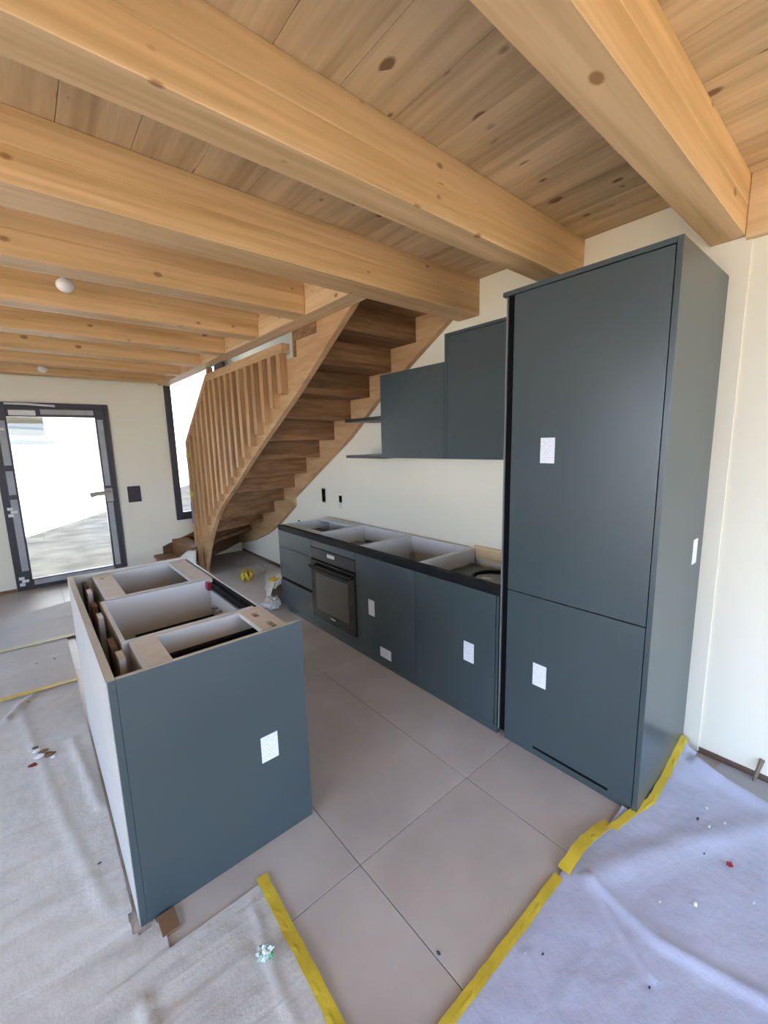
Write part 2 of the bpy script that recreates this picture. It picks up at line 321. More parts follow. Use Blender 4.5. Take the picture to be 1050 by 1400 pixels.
MB().box(1.456, 1.535, YF-.02, YF+.08, .56, 4.5, .003).box(2.14, 2.22, YF-.02, YF+.08, .56, 4.5, .003).box(1.535, 2.14, YF-.02, YF+.08, .56, .66, .003).box(1.535, 2.14, YF-.02, YF+.08, 4.42, 4.5, .003).add('window_frame', FRAME, wv)
box(1.535, 2.14, YF+.02, YF+.03, .66, 4.42).add('pane', GLASSM, wv)
box(-1.6, -.216, YF-.015, YF, 0, .03).add('trim_2', CARD)['kind'] = 'structure'

# outside
ASPH = plain('grey_gravel_yard', (.027, .0285, .030), .95, 0., 0., bump=.8, bscale=30, var=.3, vscale=2.5)
gr = struct('ground', box(-40, 40, -40, 40, -.35, -.22), ASPH, 'grey gravel yard outside')
g2 = MB().prism([(YF+.22, -.05), (YF+.22, -.3), (30, -.3), (30, .0), (10, -.08)], 'x', -12, 12); struct('ground_yard', g2, ASPH, 'sloping grey yard outside the door')
BOUNCE_WARM = plain('warm_bounce_ground', (.50, .41, .29), .9, var=.1)
struct('ground_warm_bounce', MB().box(-14, XL-.26, -16, 16, -.3, -.06), BOUNCE_WARM, 'unseen pale ground added outside the left window for warm bounce light')  # unseen surface added to bounce warm sunlight in through the left window
struct('ground_back_bounce', MB().box(XL-.26, 12, -18, YN-.26, -.3, -.06), plain('back_bounce_ground', (.21, .17, .095), .95, 0., 0.), 'unseen brown ground added behind the house to set the bounce light')  # unseen surface added, its colour chosen for the light bounced through the back window
hw = thing('neighbour_house', 'bright white rendered house seen through the door glass', 'house', (2, 13.5, -.1))
HW = plain('white_render', (.80, .80, .78), .8)
dirn = Vector((.521, .8535, 0)); nrm = Vector((-.8535, .521, 0)); p0 = Vector((-.079, 10.27, -.25))
def hq(a0, a1, d0, d1, z0, z1):
    f = lambda a, dd, z: p0 + dirn*a + nrm*dd*1.0 + Vector((0, 0, z+.25))
    return MB().hexa([f(a0,d0,z0), f(a1,d0,z0), f(a1,d1,z0), f(a0,d1,z0)], [f(a0,d0,z1), f(a1,d0,z1), f(a1,d1,z1), f(a0,d1,z1)])
hq(-9, 14, 0, 5, -.15, 5.5).add('house_wall', HW, hw)
wn = hq(-.9, .90, -.03, .02, 1.80, 2.75).add('window', plain('dim_window_frame', (.05, .046, .03), .9, 0., 0.), hw)
hq(-.85, .86, -.045, -.031, 1.95, 2.12).add('pane', plain('dim_window_glass', (.034, .032, .024), .9, 0., 0.), wn)
hq(-.95, 1.0, -.12, .0, 1.64, 1.71).add('window_sill', plain('grey_stone_sill', (.05, .05, .05), .9, 0., 0.), hw)

# ------------------------------------------------------------------ staircase
st = thing('staircase', 'oak quarter-turn staircase with closed treads and a slatted balustrade', 'staircase', (1.9, 4.0, 0))
def interp(pl, y):
    for (a, b), (c, e) in zip(pl, pl[1:]):
        if (a-y)*(c-y) <= 0 and a != c: return b + (e-b)*(y-a)/(c-a)
    return pl[-1][1] if abs(y-pl[-1][0]) < abs(y-pl[0][0]) else pl[0][1]
ibot = [(1.906, 2.36), (2.053, 2.275), (2.679, 1.886), (3.369, 1.506), (3.75, 1.285), (3.983, 1.138), (4.25, .99), (4.46, .863), (4.60, .755), (4.715, .649), (4.84, .52), (4.956, .378), (5.06, .22), (5.149, .053), (5.17, .0)]
sbot = [(2.845,1.865),(2.99,1.776),(3.142,1.679),(3.299,1.591),(3.442,1.498),(3.595,1.401),(3.745,1.311),(3.895,1.218),(4.04,1.127),(4.193,1.038),(4.334,.952),(4.482,.861),(4.641,.76),(4.801,.637),(4.949,.498),(5.12,.347)]
def itop(y):
    if y < 2.74: return 2.62
    if y < 2.86: return 2.10
    return interp(sbot, y) + .17
ys = [1.906, 2.1, 2.3, 2.5, 2.7399]
lo = [(y, interp(ibot, y)) for y in ys]; hi = [(y, 2.62) for y in ys]
ys2 = [2.7401, 2.85, 2.9] + [2.9+.1*i for i in range(1, 23)] + [5.149, 5.17]
lo += [(y, interp(ibot, y)) for y in ys2]; hi += [(y, 2.105 if y < 2.86 else interp(sbot, min(y, 5.12)) + .17) for y in ys2]
inner = MB().band(lo, hi, 1.526, 1.568).add('inner_stringer', STRING, st)
box(1.518, 1.5255, 2.43, 2.735, 2.205, 2.268).add('batten', OAKX, st); box(1.518, 1.5255, 2.70, 2.735, 2.10, 2.204).add('batten', OAKX, st)
wbot = [(1.906, 2.315), (2.69, 1.853), (3.11, 1.55), (3.6, 1.275), (4.218, .917)]
wbot2 = [(4.2181, .83), (4.45, .68), (4.674, .54), (5.0, .385), (5.36, .256), (5.7, .165), (5.955, .13)]
wb_ = wbot + wbot2
MB().band(wb_, [(y, min(z+.40, 2.66)) if y < 4.218 else (y, z+.46) for y, z in wb_], 2.24, XW-.001).add('wall_stringer', STRING, st)
# far-wall stringer (XZ board at the far wall)
fs = [(2.239, .13), (2.05, .06), (1.84, .0), (1.25, .0), (1.25, .24), (1.6, .36), (1.95, .5), (2.239, .62)]
MB().prism(fs, 'y', YF-.045, YF-.001).add('far_stringer', OAK_SHADED, st)  # darker colour stands in for the shade under the stairs
# treads + risers: (inner back y, outer back y)
tr = {}
for k in range(-4, 7):
    yo = 3.615 - .2715*k; tr[k] = (yo - {1:.01, 0:.03, -1:.055, -2:.08, -3:.10, -4:.135}.get(k, 0), yo)
tr[-5] = (4.80, 5.04); Xa, Xb = 1.56, 2.255
for k in range(-4, 7):
    z = 1.377 + .165*k; yi, yo = tr[k]
    if k-1 in tr: yi1, yo1 = tr[k-1]
    fi, fo = min(yi1+.045, yi+.32), yo1+.045
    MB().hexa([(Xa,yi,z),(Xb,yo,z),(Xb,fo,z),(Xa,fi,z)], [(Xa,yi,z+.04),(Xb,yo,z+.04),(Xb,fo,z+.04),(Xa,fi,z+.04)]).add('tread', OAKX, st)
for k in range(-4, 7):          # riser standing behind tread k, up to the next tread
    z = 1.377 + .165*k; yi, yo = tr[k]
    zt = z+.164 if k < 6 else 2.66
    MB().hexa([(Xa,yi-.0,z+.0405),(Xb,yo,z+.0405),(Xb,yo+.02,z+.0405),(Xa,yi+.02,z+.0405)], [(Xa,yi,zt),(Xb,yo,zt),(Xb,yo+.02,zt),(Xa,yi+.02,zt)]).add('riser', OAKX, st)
# winders
Wn = Vector((1.56, 5.0))
def wedge(pts, z0, z1, name, mat=OAKX): MB().prism(pts, 'z', z0, z1).add(name, mat, st)
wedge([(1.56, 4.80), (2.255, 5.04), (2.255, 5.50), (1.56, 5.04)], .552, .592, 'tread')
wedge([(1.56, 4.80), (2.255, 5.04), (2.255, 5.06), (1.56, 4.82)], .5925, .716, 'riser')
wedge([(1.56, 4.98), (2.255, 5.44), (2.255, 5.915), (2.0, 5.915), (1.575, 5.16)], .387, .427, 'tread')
wedge([(1.56, 5.0), (2.255, 5.47), (2.255, 5.49), (1.56, 5.02)], .4275, .551, 'riser', OAK_SHADED)
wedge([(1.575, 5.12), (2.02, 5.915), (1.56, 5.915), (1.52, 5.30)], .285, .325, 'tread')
wedge([(1.575, 5.11), (2.05, 5.91), (2.03, 5.91), (1.555, 5.11)], .29, .3865, 'riser', OAK_SHADED)
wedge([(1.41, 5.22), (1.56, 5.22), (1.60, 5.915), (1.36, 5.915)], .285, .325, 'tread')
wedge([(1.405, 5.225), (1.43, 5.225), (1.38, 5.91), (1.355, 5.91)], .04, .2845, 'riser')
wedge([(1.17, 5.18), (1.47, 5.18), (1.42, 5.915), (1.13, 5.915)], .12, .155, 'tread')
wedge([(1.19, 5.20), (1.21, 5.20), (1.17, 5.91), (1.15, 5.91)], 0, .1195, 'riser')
# balustrade
RZ0, RZ1 = 2.137, 2.203
def railtop(y): return RZ1 if y < 4.41 else RZ1 - (y-4.41)*.72
for i, (y, z) in enumerate(sbot):
    t0, t1 = railtop(y)-.066, railtop(y+.058)-.066
    MB().hexa([(1.470,y,z),(1.5255,y,z),(1.5255,y+.058,z),(1.470,y+.058,z)], [(1.470,y,t0),(1.5255,y,t0),(1.5255,y+.058,t1),(1.470,y+.058,t1)]).add('baluster', OAKZ, st)
MB().band([(2.80, RZ0), (4.41, RZ0), (5.215, RZ0-.58)], [(2.80, RZ1), (4.41, RZ1), (5.215, RZ1-.58)], 1.466, 1.53).add('handrail', STRING, st)
np_ = MB().hexa([(1.470,5.21,0),(1.568,5.21,0),(1.568,5.305,0),(1.470,5.305,0)], [(1.47,5.21,1.63),(1.568,5.21,1.63),(1.568,5.305,1.56),(1.47,5.305,1.56)]).add('newel_post', OAKZ, st)
for z in (1.38, .93): box(1.466, 1.571, 5.207, 5.308, z, z+.06).add('tape_band', TAPE, np_)
tag(box(1.466, 1.571, 5.28, 5.3085, .60, .86).add('tape_band', plain('blue_tape', (.05, .13, .55), .5), np_), 'blue protective tape')
MB().band([(4.44, 2.187), (5.30, 1.568)], [(4.44, 2.191), (5.30, 1.572)], 1.472, 1.532).add('protective_film', FILM, st)
box(1.478, 1.526, 4.36, 4.41, RZ1, 2.268).add('post', OAKZ, st)
box(1.49, 1.52, 4.0, 4.22, RZ1+.005, 2.262).add('bracket', FRAME, st)

# ------------------------------------------------------------------ kitchen base run
XF, XB, DT = 1.698, 2.25, .019
def door(x, y0, y1, z0, z1, parent, name='door', mat=SLATE, g=.0018): return box(x, x+DT, y0+g, y1-g, z0, z1, .0012).add(name, mat, parent)
def label_on(parent, x, y0, y1, z0, z1, axis='x'):
    if axis == 'x': box(x-.0012, x-.0001, y0, y1, z0, z1).add('printed_label', STICK, parent)
    else: box(y0, y1, x-.0012, x-.0001, z0, z1).add('printed_label', STICK, parent)
ZK = .785
def carcass(t, x0, x1, y0, y1, z0, z1, rails=True, back=True, rail_mat=CARC, ax='x', rw=.1):
    w = .018
    box(x0, x1, y0+.0005, y0+w, z0, z1, .0008).add('side_panel', CARC, t); box(x0, x1, y1-w, y1-.0005, z0, z1, .0008).add('side_panel', CARC, t)
    box(x0, x1, y0+w, y1-w, z0, z0+w).add('bottom_panel', CARC, t)
    if back: box(x1-.012, x1, y0+w, y1-w, z0+w, z1).add('back_panel', CARC, t)
    if rails:
        box(x0, x0+rw, y0+w, y1-w, z1-w, z1).add('top_rail', rail_mat, t); box(x1-.012-rw, x1-.0125, y0+w, y1-w, z1-w, z1).add('top_rail', rail_mat, t)
YB = [1.150, 1.745, 2.343, 2.943, 3.520]
xc = 1.7185
dc = thing('drawer_cabinet', 'pale-looking grey drawer unit with three fronts at the stair end of the run', 'cabinet', (1.98, 3.23, 0))
carcass(dc, xc+.0, XB, YB[3], YB[4], .05, ZK)
door(XF, YB[3], YB[4], .598, .742, dc, 'drawer_front'); door(XF, YB[3], YB[4], .308, .594, dc, 'drawer_front'); door(XF, YB[3], YB[4], .045, .278, dc, 'drawer_front')
box(XF+.008, XF+.0185, YB[3]+.01, YB[4]-.005, .279, .307).add('grip_recess', DARKGAP, dc)
box(1.83, 2.12, YB[3]+.03, YB[4]-.03, .60, .70).add('cutlery_drawer', plain('dark_drawer', (.03, .025, .022), .5), dc)
oc = thing('oven_cabinet', 'open-topped white oven housing with grey strip above and panel below the oven', 'cabinet', (1.98, 2.64, 0))
carcass(oc, xc+.0, XB, YB[2], YB[3], .05, ZK, rails=False)
door(XF, YB[2], YB[3], .690, .742, oc, 'filler_strip'); door(XF, YB[2], YB[3], .045, .100, oc, 'lower_panel')
box(2.215, 2.237, 2.80, 2.90, .60, .66).add('hanger_bracket', METAL, oc); box(2.19, 2.237, 2.50, 2.53, .58, .68).add('hanger_bracket', METAL, oc)
ov = thing('oven', 'built-in black glass oven with bar handle under the worktop run', 'oven', (1.9, 2.64, .10))
MB().box(1.72, 2.15, YB[2]+.03, YB[3]-.03, .12, .66).add('body', plain('oven_steel', (.15, .15, .15), .4, metal=.8), ov)
box(XF-.004, XF+.02, YB[2]+.003, YB[3]-.003, .596, .686, .002).add('control_panel', OVENP, ov)
dr = box(XF-.012, XF+.018, YB[2]+.003, YB[3]-.003, .108, .588, .002).add('oven_door', OVENG, ov)
box(XF-.0135, XF-.0121, YB[2]+.08, YB[3]-.075, .185, .490).add('oven_window', OVENW, dr)
MB().box(XF-.052, XF-.038, YB[2]+.03, YB[3]-.03, .530, .556, .004).box(XF-.04, XF-.012, YB[2]+.04, YB[2]+.06, .535, .55).box(XF-.04, XF-.012, YB[3]-.06, YB[3]-.04, .535, .55).add('handle', BLACK, dr)
box(XF-.0052, XF-.0041, 2.60, 2.70, .640, .668).add('display', plain('pale_label', (.6, .6, .58), .4), ov)
lg = MB()
for i in range(6): lg.box(XF-.0133, XF-.0121, 2.675-.011*i-.0075, 2.675-.011*i, .150, .159)
lg.add('logo', plain('logo_print', (.7, .7, .7), .4), dr)
sc = thing('sink_cabinet', 'grey single-door base unit right of the oven with two paper labels', 'cabinet', (1.98, 2.04, 0))
carcass(sc, xc+.0, XB, YB[1], YB[2], .05, ZK, rails=False)
dd = door(XF, YB[1], YB[2], .045, .742, sc); label_on(dd, XF, 2.137, 2.202, .332, .443); label_on(dd, XF, 1.974, 2.086, .070, .138)
box(2.205, 2.237, 2.29, 2.315, .60, .66).add('hanger_bracket', METAL, sc)
hc = thing('hob_cabinet', 'grey single-door base unit against the tall cabinet with one paper label', 'cabinet', (1.98, 1.45, 0))
box(xc, XB, YB[1]-.0185, YB[1]-.0005, .05, ZK).add('side_panel', CARC, hc); box(xc, XB, YB[0]+.03, YB[0]+.048, .05, .66).add('side_panel', CARC, hc)
box(xc, XB, YB[0]+.05, YB[1]-.02, .05, .068).add('bottom_panel', CARC, hc); box(xc, XB-.02, YB[0]+.05, YB[1]-.02, .655, .675).add('shelf', CARC, hc)
dd = door(XF, YB[0]+.022, YB[1], .045, .742, hc); label_on(dd, XF, 1.302, 1.370, .327, .437)
box(XF+.004, XF+.0186, YB[0]+.006, YB[0]+.019, .045, .735).add('filler_strip', SLATE, hc)
rl = thing('worktop_rail', 'long black recessed grip rail along the front top of the base units', 'rail', (1.72, 2.3, ZK-.04))
MB().box(XF+.006, XF+.0185, YB[0]+.004, YB[4]-.02, ZK-.042, ZK+.002, .001).box(XF+.0185, XF+.045, YB[0]+.004, YB[4]-.02, ZK+.0005, ZK+.003).add('profile', BLACK, rl)
box(XF, XF+.0182, YB[4]-.019, YB[4]+.002, ZK-.041, ZK+.005).add('end_cap', plain('dark_green_cap', (.02, .035, .02), .5), rl)
pl_ = tag(MB().box(XF+.004, XF+.018, YB[0]+.003, YB[4]-.12, .0, .041).box(XF+.018, XB-.1, YB[4]-.14, YB[4]-.12, 0, .041).add('plinth', SLATE), 'dark grey plinth strip under the kitchen base units', 'plinth')
tb = tag(box(2.262, XW-.001, YB[0]+.01, YB[1]-.0, .715, .800, .001).add('wall_batten', TIMBER), 'raw timber batten fixed to the wall behind the hob cabinet', 'batten')
# things lying in the hob cabinet
mt = MB(); G = []
for i in range(17):
    row = []
    for j in range(17):
        px, py = 1.74+.47*i/16, 1.185+.535*j/16
        row.append(mt.bm.verts.new((px, py, .690+.012*noise.noise(Vector((px*9, py*9, 0)))+.006*noise.noise(Vector((px*30, py*30, 4))))))
    G.append(row)
for i in range(16):
    for j in range(16): mt.bm.faces.new((G[i][j], G[i+1][j], G[i+1][j+1], G[i][j+1]))
o = mt.add('packing_sheet', plain('dark_green_foil', (.045, .05, .035), .35, bump=.5, bscale=25), None, True)
o.modifiers.new('s', 'SOLIDIFY').thickness = .004
tag(o, 'dark green packing sheet lying in the open hob cabinet', 'packaging')
rg = MB()
pts = [(2.0+.14*math.cos(a), 1.36+.16*math.sin(a), .712) for a in [2*math.pi*i/28 for i in range(29)]]
rg.tube(pts, .011, 8)
ho = thing('appliance_disc', 'black round appliance ring with white label lying on the packing sheet', 'appliance', (2.0, 1.36, .70))
rg.add('ring', BLACK, ho, True); MB().tube([(2.0, 1.36, .703), (2.0, 1.36, .709)], .135, 28).add('disc', plain('black_gloss', (.02, .02, .02), .2), ho)
box(1.955, 1.985, 1.385, 1.45, .7093, .7105).add('label', WHITEP, ho)
# tall cabinet
tc_ = thing('tall_cabinet', 'tall dark grey two-door fridge cabinet with side panel and top', 'cabinet', (1.99, .82, 0))
box(XF, XW-.002, .492, .5105, 0, 2.137, .001).add('side_panel', SLATE, tc_)
box(XF, XW-.002, .511, 1.166, 2.118, 2.137, .001).add('top_panel', SLATE, tc_)
box(XF+.004, XW-.002, 1.142, 1.148, .03, 2.117).add('inner_side_panel', plain('grey_board_edge', (.17, .18, .185), .5), tc_)
box(XF+.012, XF+.028, 1.108, 1.1415, .03, 2.117).add('grip_recess', DARKGAP, tc_)
d1 = door(XF, .512, 1.108, .797, 2.114, tc_); d2 = door(XF, .512, 1.108, .034, .792, tc_)
label_on(d1, XF, .898, .962, 1.398, 1.505); label_on(d2, XF, .895, .961, .366, .475)
label_on(tc_.children[0], .492, 2.139, 2.200, .95, 1.059, 'y')
box(XF+.006, XF+.02, .511, 1.11, 0, .032).add('plinth', SLATE, tc_)
box(XF-.001, XF+.002, .605, .948, .038, .050).add('vent_slot', DARKGAP, d2)
box(XF+.03, XF+.045, .513, 1.10, .04, 2.11).add('carcass', CARC, tc_)
# wall cabinets
XU = 1.96
wc = thing('wall_cabinet', 'taller dark grey wall cabinet next to the tall cabinet', 'cabinet', (2.1, 1.44, 1.395), 'wall cabinets')
box(XU, XW-.002, 1.722, 1.740, 1.395, 2.117, .001).add('side_panel', SLATE, wc); box(XU, XW-.002, 1.152, 1.7215, 2.101, 2.117, .001).add('top_panel', SLATE, wc)
box(XU+.02, XW-.002, 1.152, 1.7215, 1.397, 2.10).add('carcass', CARC, wc); door(XU, 1.152, 1.7215, 1.395, 2.098, wc)
wc2 = thing('wall_cabinet', 'shorter dark grey wall cabinet beside the black shelves', 'cabinet', (2.1, 2.04, 1.395), 'wall cabinets')
box(XU, XW-.002, 2.318, 2.334, 1.395, 1.962, .001).add('side_panel', SLATE, wc2)
box(XU+.02, XW-.002, 1.7405, 2.3175, 1.397, 1.960).add('carcass', CARC, wc2); door(XU, 1.7405, 2.3175, 1.395, 1.962, wc2)
tag(box(XU+.005, XW-.002, 2.335, 2.78, 1.664, 1.688, .001).add('wall_shelf', SHELF), 'upper thin black shelf under the stair stringer', 'shelf', 'thin black wall shelves')
tag(box(XU+.005, XW-.002, 2.335, 2.78, 1.388, 1.410, .001).add('wall_shelf', SHELF), 'lower thin black shelf level with the wall cabinet bottoms', 'shelf', 'thin black wall shelves')
# wall sockets
s1 = thing('wall_socket', 'double upright black flush socket box above the drawer unit', 'socket', (XW, 3.64, .99), 'open socket boxes')
box(XW-.006, XW-.0005, 3.60, 3.68, .915, 1.065, .002).add('rim', METAL, s1); MB().tube([(XW-.007, 3.64, 1.02), (XW-.002, 3.64, 1.02)], .03, 16).tube([(XW-.007, 3.64, .96), (XW-.002, 3.64, .96)], .03, 16).box(XW-.0075, XW-.004, 3.615, 3.672, .925, 1.055).add('box', DARKGAP, s1)
s2 = thing('wall_socket', 'small single black socket box with wire stubs', 'socket', (XW, 3.35, .97), 'open socket boxes')
box(XW-.004, XW-.0005, 3.325, 3.375, .945, 1.01, .002).add('box', DARKGAP, s2)
MB().tube([(XW-.004, 3.36, .945), (XW-.012, 3.365, .915), (XW-.006, 3.37, .885)], .002, 6).tube([(XW-.004, 3.34, .945), (XW-.012, 3.33, .92), (XW-.006, 3.325, .89)], .002, 6).add('wire', plain('grey_wire', (.4, .38, .35), .5), s2)
tag(box(XW-.004, XW-.0005, 4.17, 4.21, .635, .665, .002).add('wall_socket', DARKGAP), 'tiny dark cable outlet under the wall stringer', 'socket')
tag(box(.932, 1.073, YF-.011, YF-.0005, .853, 1.048, .004).add('switch_plate', SWITCH), 'black square switch panel right of the glass door', 'switch')

# ------------------------------------------------------------------ island
ZI = .843
ep = tag(thing('island_end_panel', 'large blue-grey end panel of the island facing the camera, with one paper label', 'panel', (.43, 1.38, 0)))
pn = box(.1262, .732, 1.369, 1.388, 0.0, ZI, .001).add('board', SLATE, ep); box(.128, .730, 1.3705, 1.3865, ZI, ZI+.0008).add('top_edge', EDGE, ep)
label_on(pn, 1.369, .538, .604, .342, .444, 'y')
bp = thing('island_back_panel', 'long back panel of the island with pale outer face', 'panel', (.115, 2.0, 0))
bb = box(.106, .1258, 1.369, 2.718, 0, ZI, .001).add('board', SLATE, bp); box(.1055, .1260, 1.3705, 2.716, ZI, ZI+.0008).add('top_edge', EDGE, bp)
box(.1035, .1058, 1.372, 2.716, .004, ZI-.002).add('outer_face', plain('pale_grey_board', (.48, .47, .44), .55, var=.04), bp)
fe = tag(box(.1262, .70, 2.700, 2.718, .0, ZI, .001).add('island_far_panel', plain('pale_board_panel', (.60, .58, .50), .55)), 'pale board panel closing the far end of the island', 'panel')
def icab(label, x0, x1, y0, y1, rails, z1=.832):
    t = thing('island_cabinet', label, 'cabinet', ((x0+x1)/2, (y0+y1)/2, .06), 'open-topped island cabinets')
    w = .017
    box(x0, x1, y0, y0+w, .06, z1, .0008).add('side_panel', CARC, t); box(x0, x1, y1-w, y1, .06, z1, .0008).add('side_panel', CARC, t)
    box(x0, x1, y0+w, y1-w, .06, .078).add('bottom_panel', CARC, t); box(x0, x0+.014, y0+w, y1-w, .078, z1-.0).add('back_panel', CARC, t)
    if rails:
        box(x0+.0145, x0+.085, y0+w, y1-w, z1-.018, z1).add('top_rail', RAILM, t); box(x1-.09, x1, y0+w, y1-w, z1-.018, z1).add('top_rail', RAILM, t)
    for (lx, ly) in ((x0+.04, y0+.04), (x1-.04, y0+.04), (x0+.04, y1-.04), (x1-.04, y1-.04)): MB().tube([(lx, ly, 0), (lx, ly, .06)], .018, 10).add('leg', BLACK, t)
    return t
c1 = icab('nearest island cabinet with pencil-marked rails and a narrow opening', .205, .685, 1.392, 1.652, True)
box(.225, .66, 1.612, 1.634, .70, .752).add('drawer_runner', BLACK, c1)
c2 = icab('middle island cabinet with fully open top and hinge plates inside', .185, .668, 1.656, 2.190, False)
box(.30, .655, 2.15, 2.1725, .60, .645).add('drawer_runner', BLACK, c2)
box(.6535, .668, 1.674, 2.172, .078, .775).add('front_panel', CARC, c2)
for y in (2.09, 2.03): MB().box(.640, .653, y-.015, y+.015, .70, .715, .002).box(.628, .645, y-.006, y+.006, .704, .711).add('hinge', METAL, c2)
tag(box(.632, .652, 2.135, 2.172, .785, .828, .002).add('corner_clip', plain('red_plastic', (.28, .01, .03), .4), c2), 'dark red plastic clip')
MB().box(.650, .668, 1.674, 2.172, .790, .815).box(.672, .6835, 1.66, 2.186, .79, .828).add('grip_rail', BLACK, c2)
c3 = icab('far island cabinet at the stair end with white rails', .207, .672, 2.206, 2.698, True)
MB().ball((.55, 2.42, .66), .03, 2, .4).ball((.57, 2.40, .63), .025, 2, .4).box(.53, .60, 2.37, 2.45, .62, .65, .004).add('fitting', BLACK, c3)
fr = thing('island_front_panels', 'dark grey island door fronts facing the kitchen run', 'cabinet front', (.70, 2.05, .06))
for a, b, z in ((1.392, 1.652, .800), (1.655, 2.19, .770), (2.20, 2.698, .820)): box(.690, .709, a, b, .06, z, .001).add('door', SLATE, fr)
box(.6865, .6895, 1.395, 2.695, .78, .832).add('edge_trim', WHITEP, fr)
for i, (x, y, wd, m) in enumerate(((.150, 1.57, .03, CARC), (.146, 2.02, .03, CARC), (.150, 2.42, .03, CARC), (.146, 1.72, .04, CARD), (.146, 2.22, .03, CARD), (.15, 2.60, .04, CARD))):
    w_ = ('nearest', 'middle', 'far')[i % 3]
    tag(box(x+.008, x+.028, y-wd*1.3, y+wd*1.3, 0, .828 if i < 3 else .818, .001).add('packing_upright', m), '%s %s upright strip in the gap behind the island cabinets' % (w_, 'white' if i < 3 else 'brown'), 'strip', 'uprights behind the island cabinets')
# pencil scribbles on the near rail
sb = MB()
def scr(cx, cy, pts, s=1.):
    P = [(cx + p[0]*s, cy + p[1]*s, .8326) for p in pts]; sb.tube(P, .0009, 4)
for cx, cy, n in ((.635, 1.585, 5), (.645, 1.47, 7)):
    for i in range(n):
        b0 = -.009*i
        scr(cx, cy+b0, [(-.012, 0), (.004*(i % 3), -.003), (.010, .001), (.004, -.005), (-.009, -.005)][:3+(i % 3)])
sb.add('pencil_note', plain('brown_pencil', (.12, .05, .03), .7), c1)
s7 = MB().tube([(.232, 2.60, .8326), (.250, 2.595, .8326), (.246, 2.58, .8326), (.236, 2.588, .8326)], .001, 4); s7.add('pencil_note', MATS['brown_pencil'], c3)
tag(box(.150, .200, 1.285, 1.362, .001, .010, .001).add('hardboard_piece', CARD), 'brown hardboard offcut under the near island corner', 'offcut')

# ------------------------------------------------------------------ protective fleece and tape
def ramp(v, a, b): return max(0., min(1., (v-a)/(b-a)))
def sheet(name, label, x0, x1, y0, y1, step, inside, hf, mat, group='painters fleece sheets'):
    mb = MB(); nx, ny = int((x1-x0)/step), int((y1-y0)/step); V = {}
    def gv(i, j):
        if (i, j) not in V:
            x, y = x0+(x1-x0)*i/nx, y0+(y1-y0)*j/ny
            V[(i, j)] = mb.bm.verts.new((x + .003*noise.noise(Vector((x*40, y*40, 1))), y + .003*noise.noise(Vector((x*40, y*40, 7))), hf(x, y)))
        return V[(i, j)]
    for i in range(nx):
        for j in range(ny):
            x, y = x0+(x1-x0)*(i+.5)/nx, y0+(y1-y0)*(j+.5)/ny
            if inside(x, y): mb.bm.faces.new((gv(i, j), gv(i+1, j), gv(i+1, j+1), gv(i, j+1)))
    o = mb.add(name, mat, None, True)
    return tag(o, label, 'fleece', group)
nz = lambda x, y, s=0: noise.noise(Vector((x, y, s)))
def ridge(x, y, pts, w, h):
    r = 0
    for (a, b), (c, e) in zip(pts, pts[1:]):
        dx, dy = c-a, e-b; t = max(0, min(1, ((x-a)*dx+(y-b)*dy)/(dx*dx+dy*dy)))
        dd = math.hypot(x-a-t*dx, y-b-t*dy); r = max(r, h*math.exp(-(dd/w)**2))
    return r
def hA(x, y):
    z = .006 + .006*abs(nz(x*2.2+y, y*3.1, 3)) + .003*nz(x*9, y*7, 5)
    z += ridge(x, y, [(1.30, .50), (1.27, .28), (1.34, .03), (1.36, -.5)], .018, .016) + ridge(x, y, [(1.30, .50), (1.22, .38), (1.16, .27)], .012, .009)
    z += ridge(x, y, [(1.33, .5), (1.7, .33), (2.05, .12)], .05, .012) + ridge(x, y, [(2.17, .40), (2.08, .05), (2.05, -.3)], .03, .03)
    z += .05*ramp(x, 2.02, 2.24)*ramp(y, .30, .50) + .010*ramp(x, 1.5, 1.8)*ramp(y, .4, .53)*(1+nz(x*14, y*4, 2))
    z += ridge(x, y, [(.95, .52), (.82, .30), (.9, -.1)], .02, .006)
    return z
def edgeA(x): return .578 - .03*ramp(x, 1.3, 1.5) - .035*ramp(x, 1.7, 2.2) + .006*nz(x*6, 0, 9)
def inA(x, y):
    if y > edgeA(x): return False
    if x > 1.69 and y > .489: return False
    if y > .46: return x < 2.262
    if y > .42: return x < 2.235 - .03*nz(0, y*30)
    return x < 2.20 - .25*(.40-y) + .006*nz(0, y*25, 3)
sheet('floor_fleece', 'wrinkled white fleece at the foot of the tall cabinet, lower right', .38, 2.28, -.75, .60, .011, inA, hA, FLEECE_SKYLIT)
def hB(x, y):
    z = .005 + .004*abs(nz(x*2, y*2.5, 1)) + .006*nz(x*1.6+y*.8, y*15, 4) + .0012*nz(x*16, y*22, 8)
    z += ridge(x, y, [(.07, 1.15), (.1, .8), (.13, .5)], .016, .010) + ridge(x, y, [(.40, 1.2), (.36, .9), (.37, .6)], .010, .008)
    z += ridge(x, y, [(-.2, 3.2), (-.05, 2.0), (.03, 1.5)], .02, .007) + ridge(x, y, [(-.25, 3.05), (-.13, 3.26)], .02, .02) + ridge(x, y, [(.02, 2.6), (.07, 2.0)], .02, .012)
    return z
tornx = lambda x: 1.243 + .008*nz(x*25, 0, 2)
def inB(x, y):
    if y > 1.352 + .008*nz(x*60, 0): return x < .098 - .004*abs(nz(0, y*8)) if y > 1.44 else x < .080 + .01*nz(0, y*60)
    if x > .158 + .012*nz(0, y*40, 5): return y < tornx(x) and x < .452
    return True
sheet('floor_fleece', 'white fleece left of the island and under the near island corner', -1.2, .46, -.75, 3.30, .013, inB, hB, FLEECE)
hC = lambda x, y: .004 + .007*abs(nz(x*2, y*3.5, 11)) + .003*nz(x*3, y*12, 14)
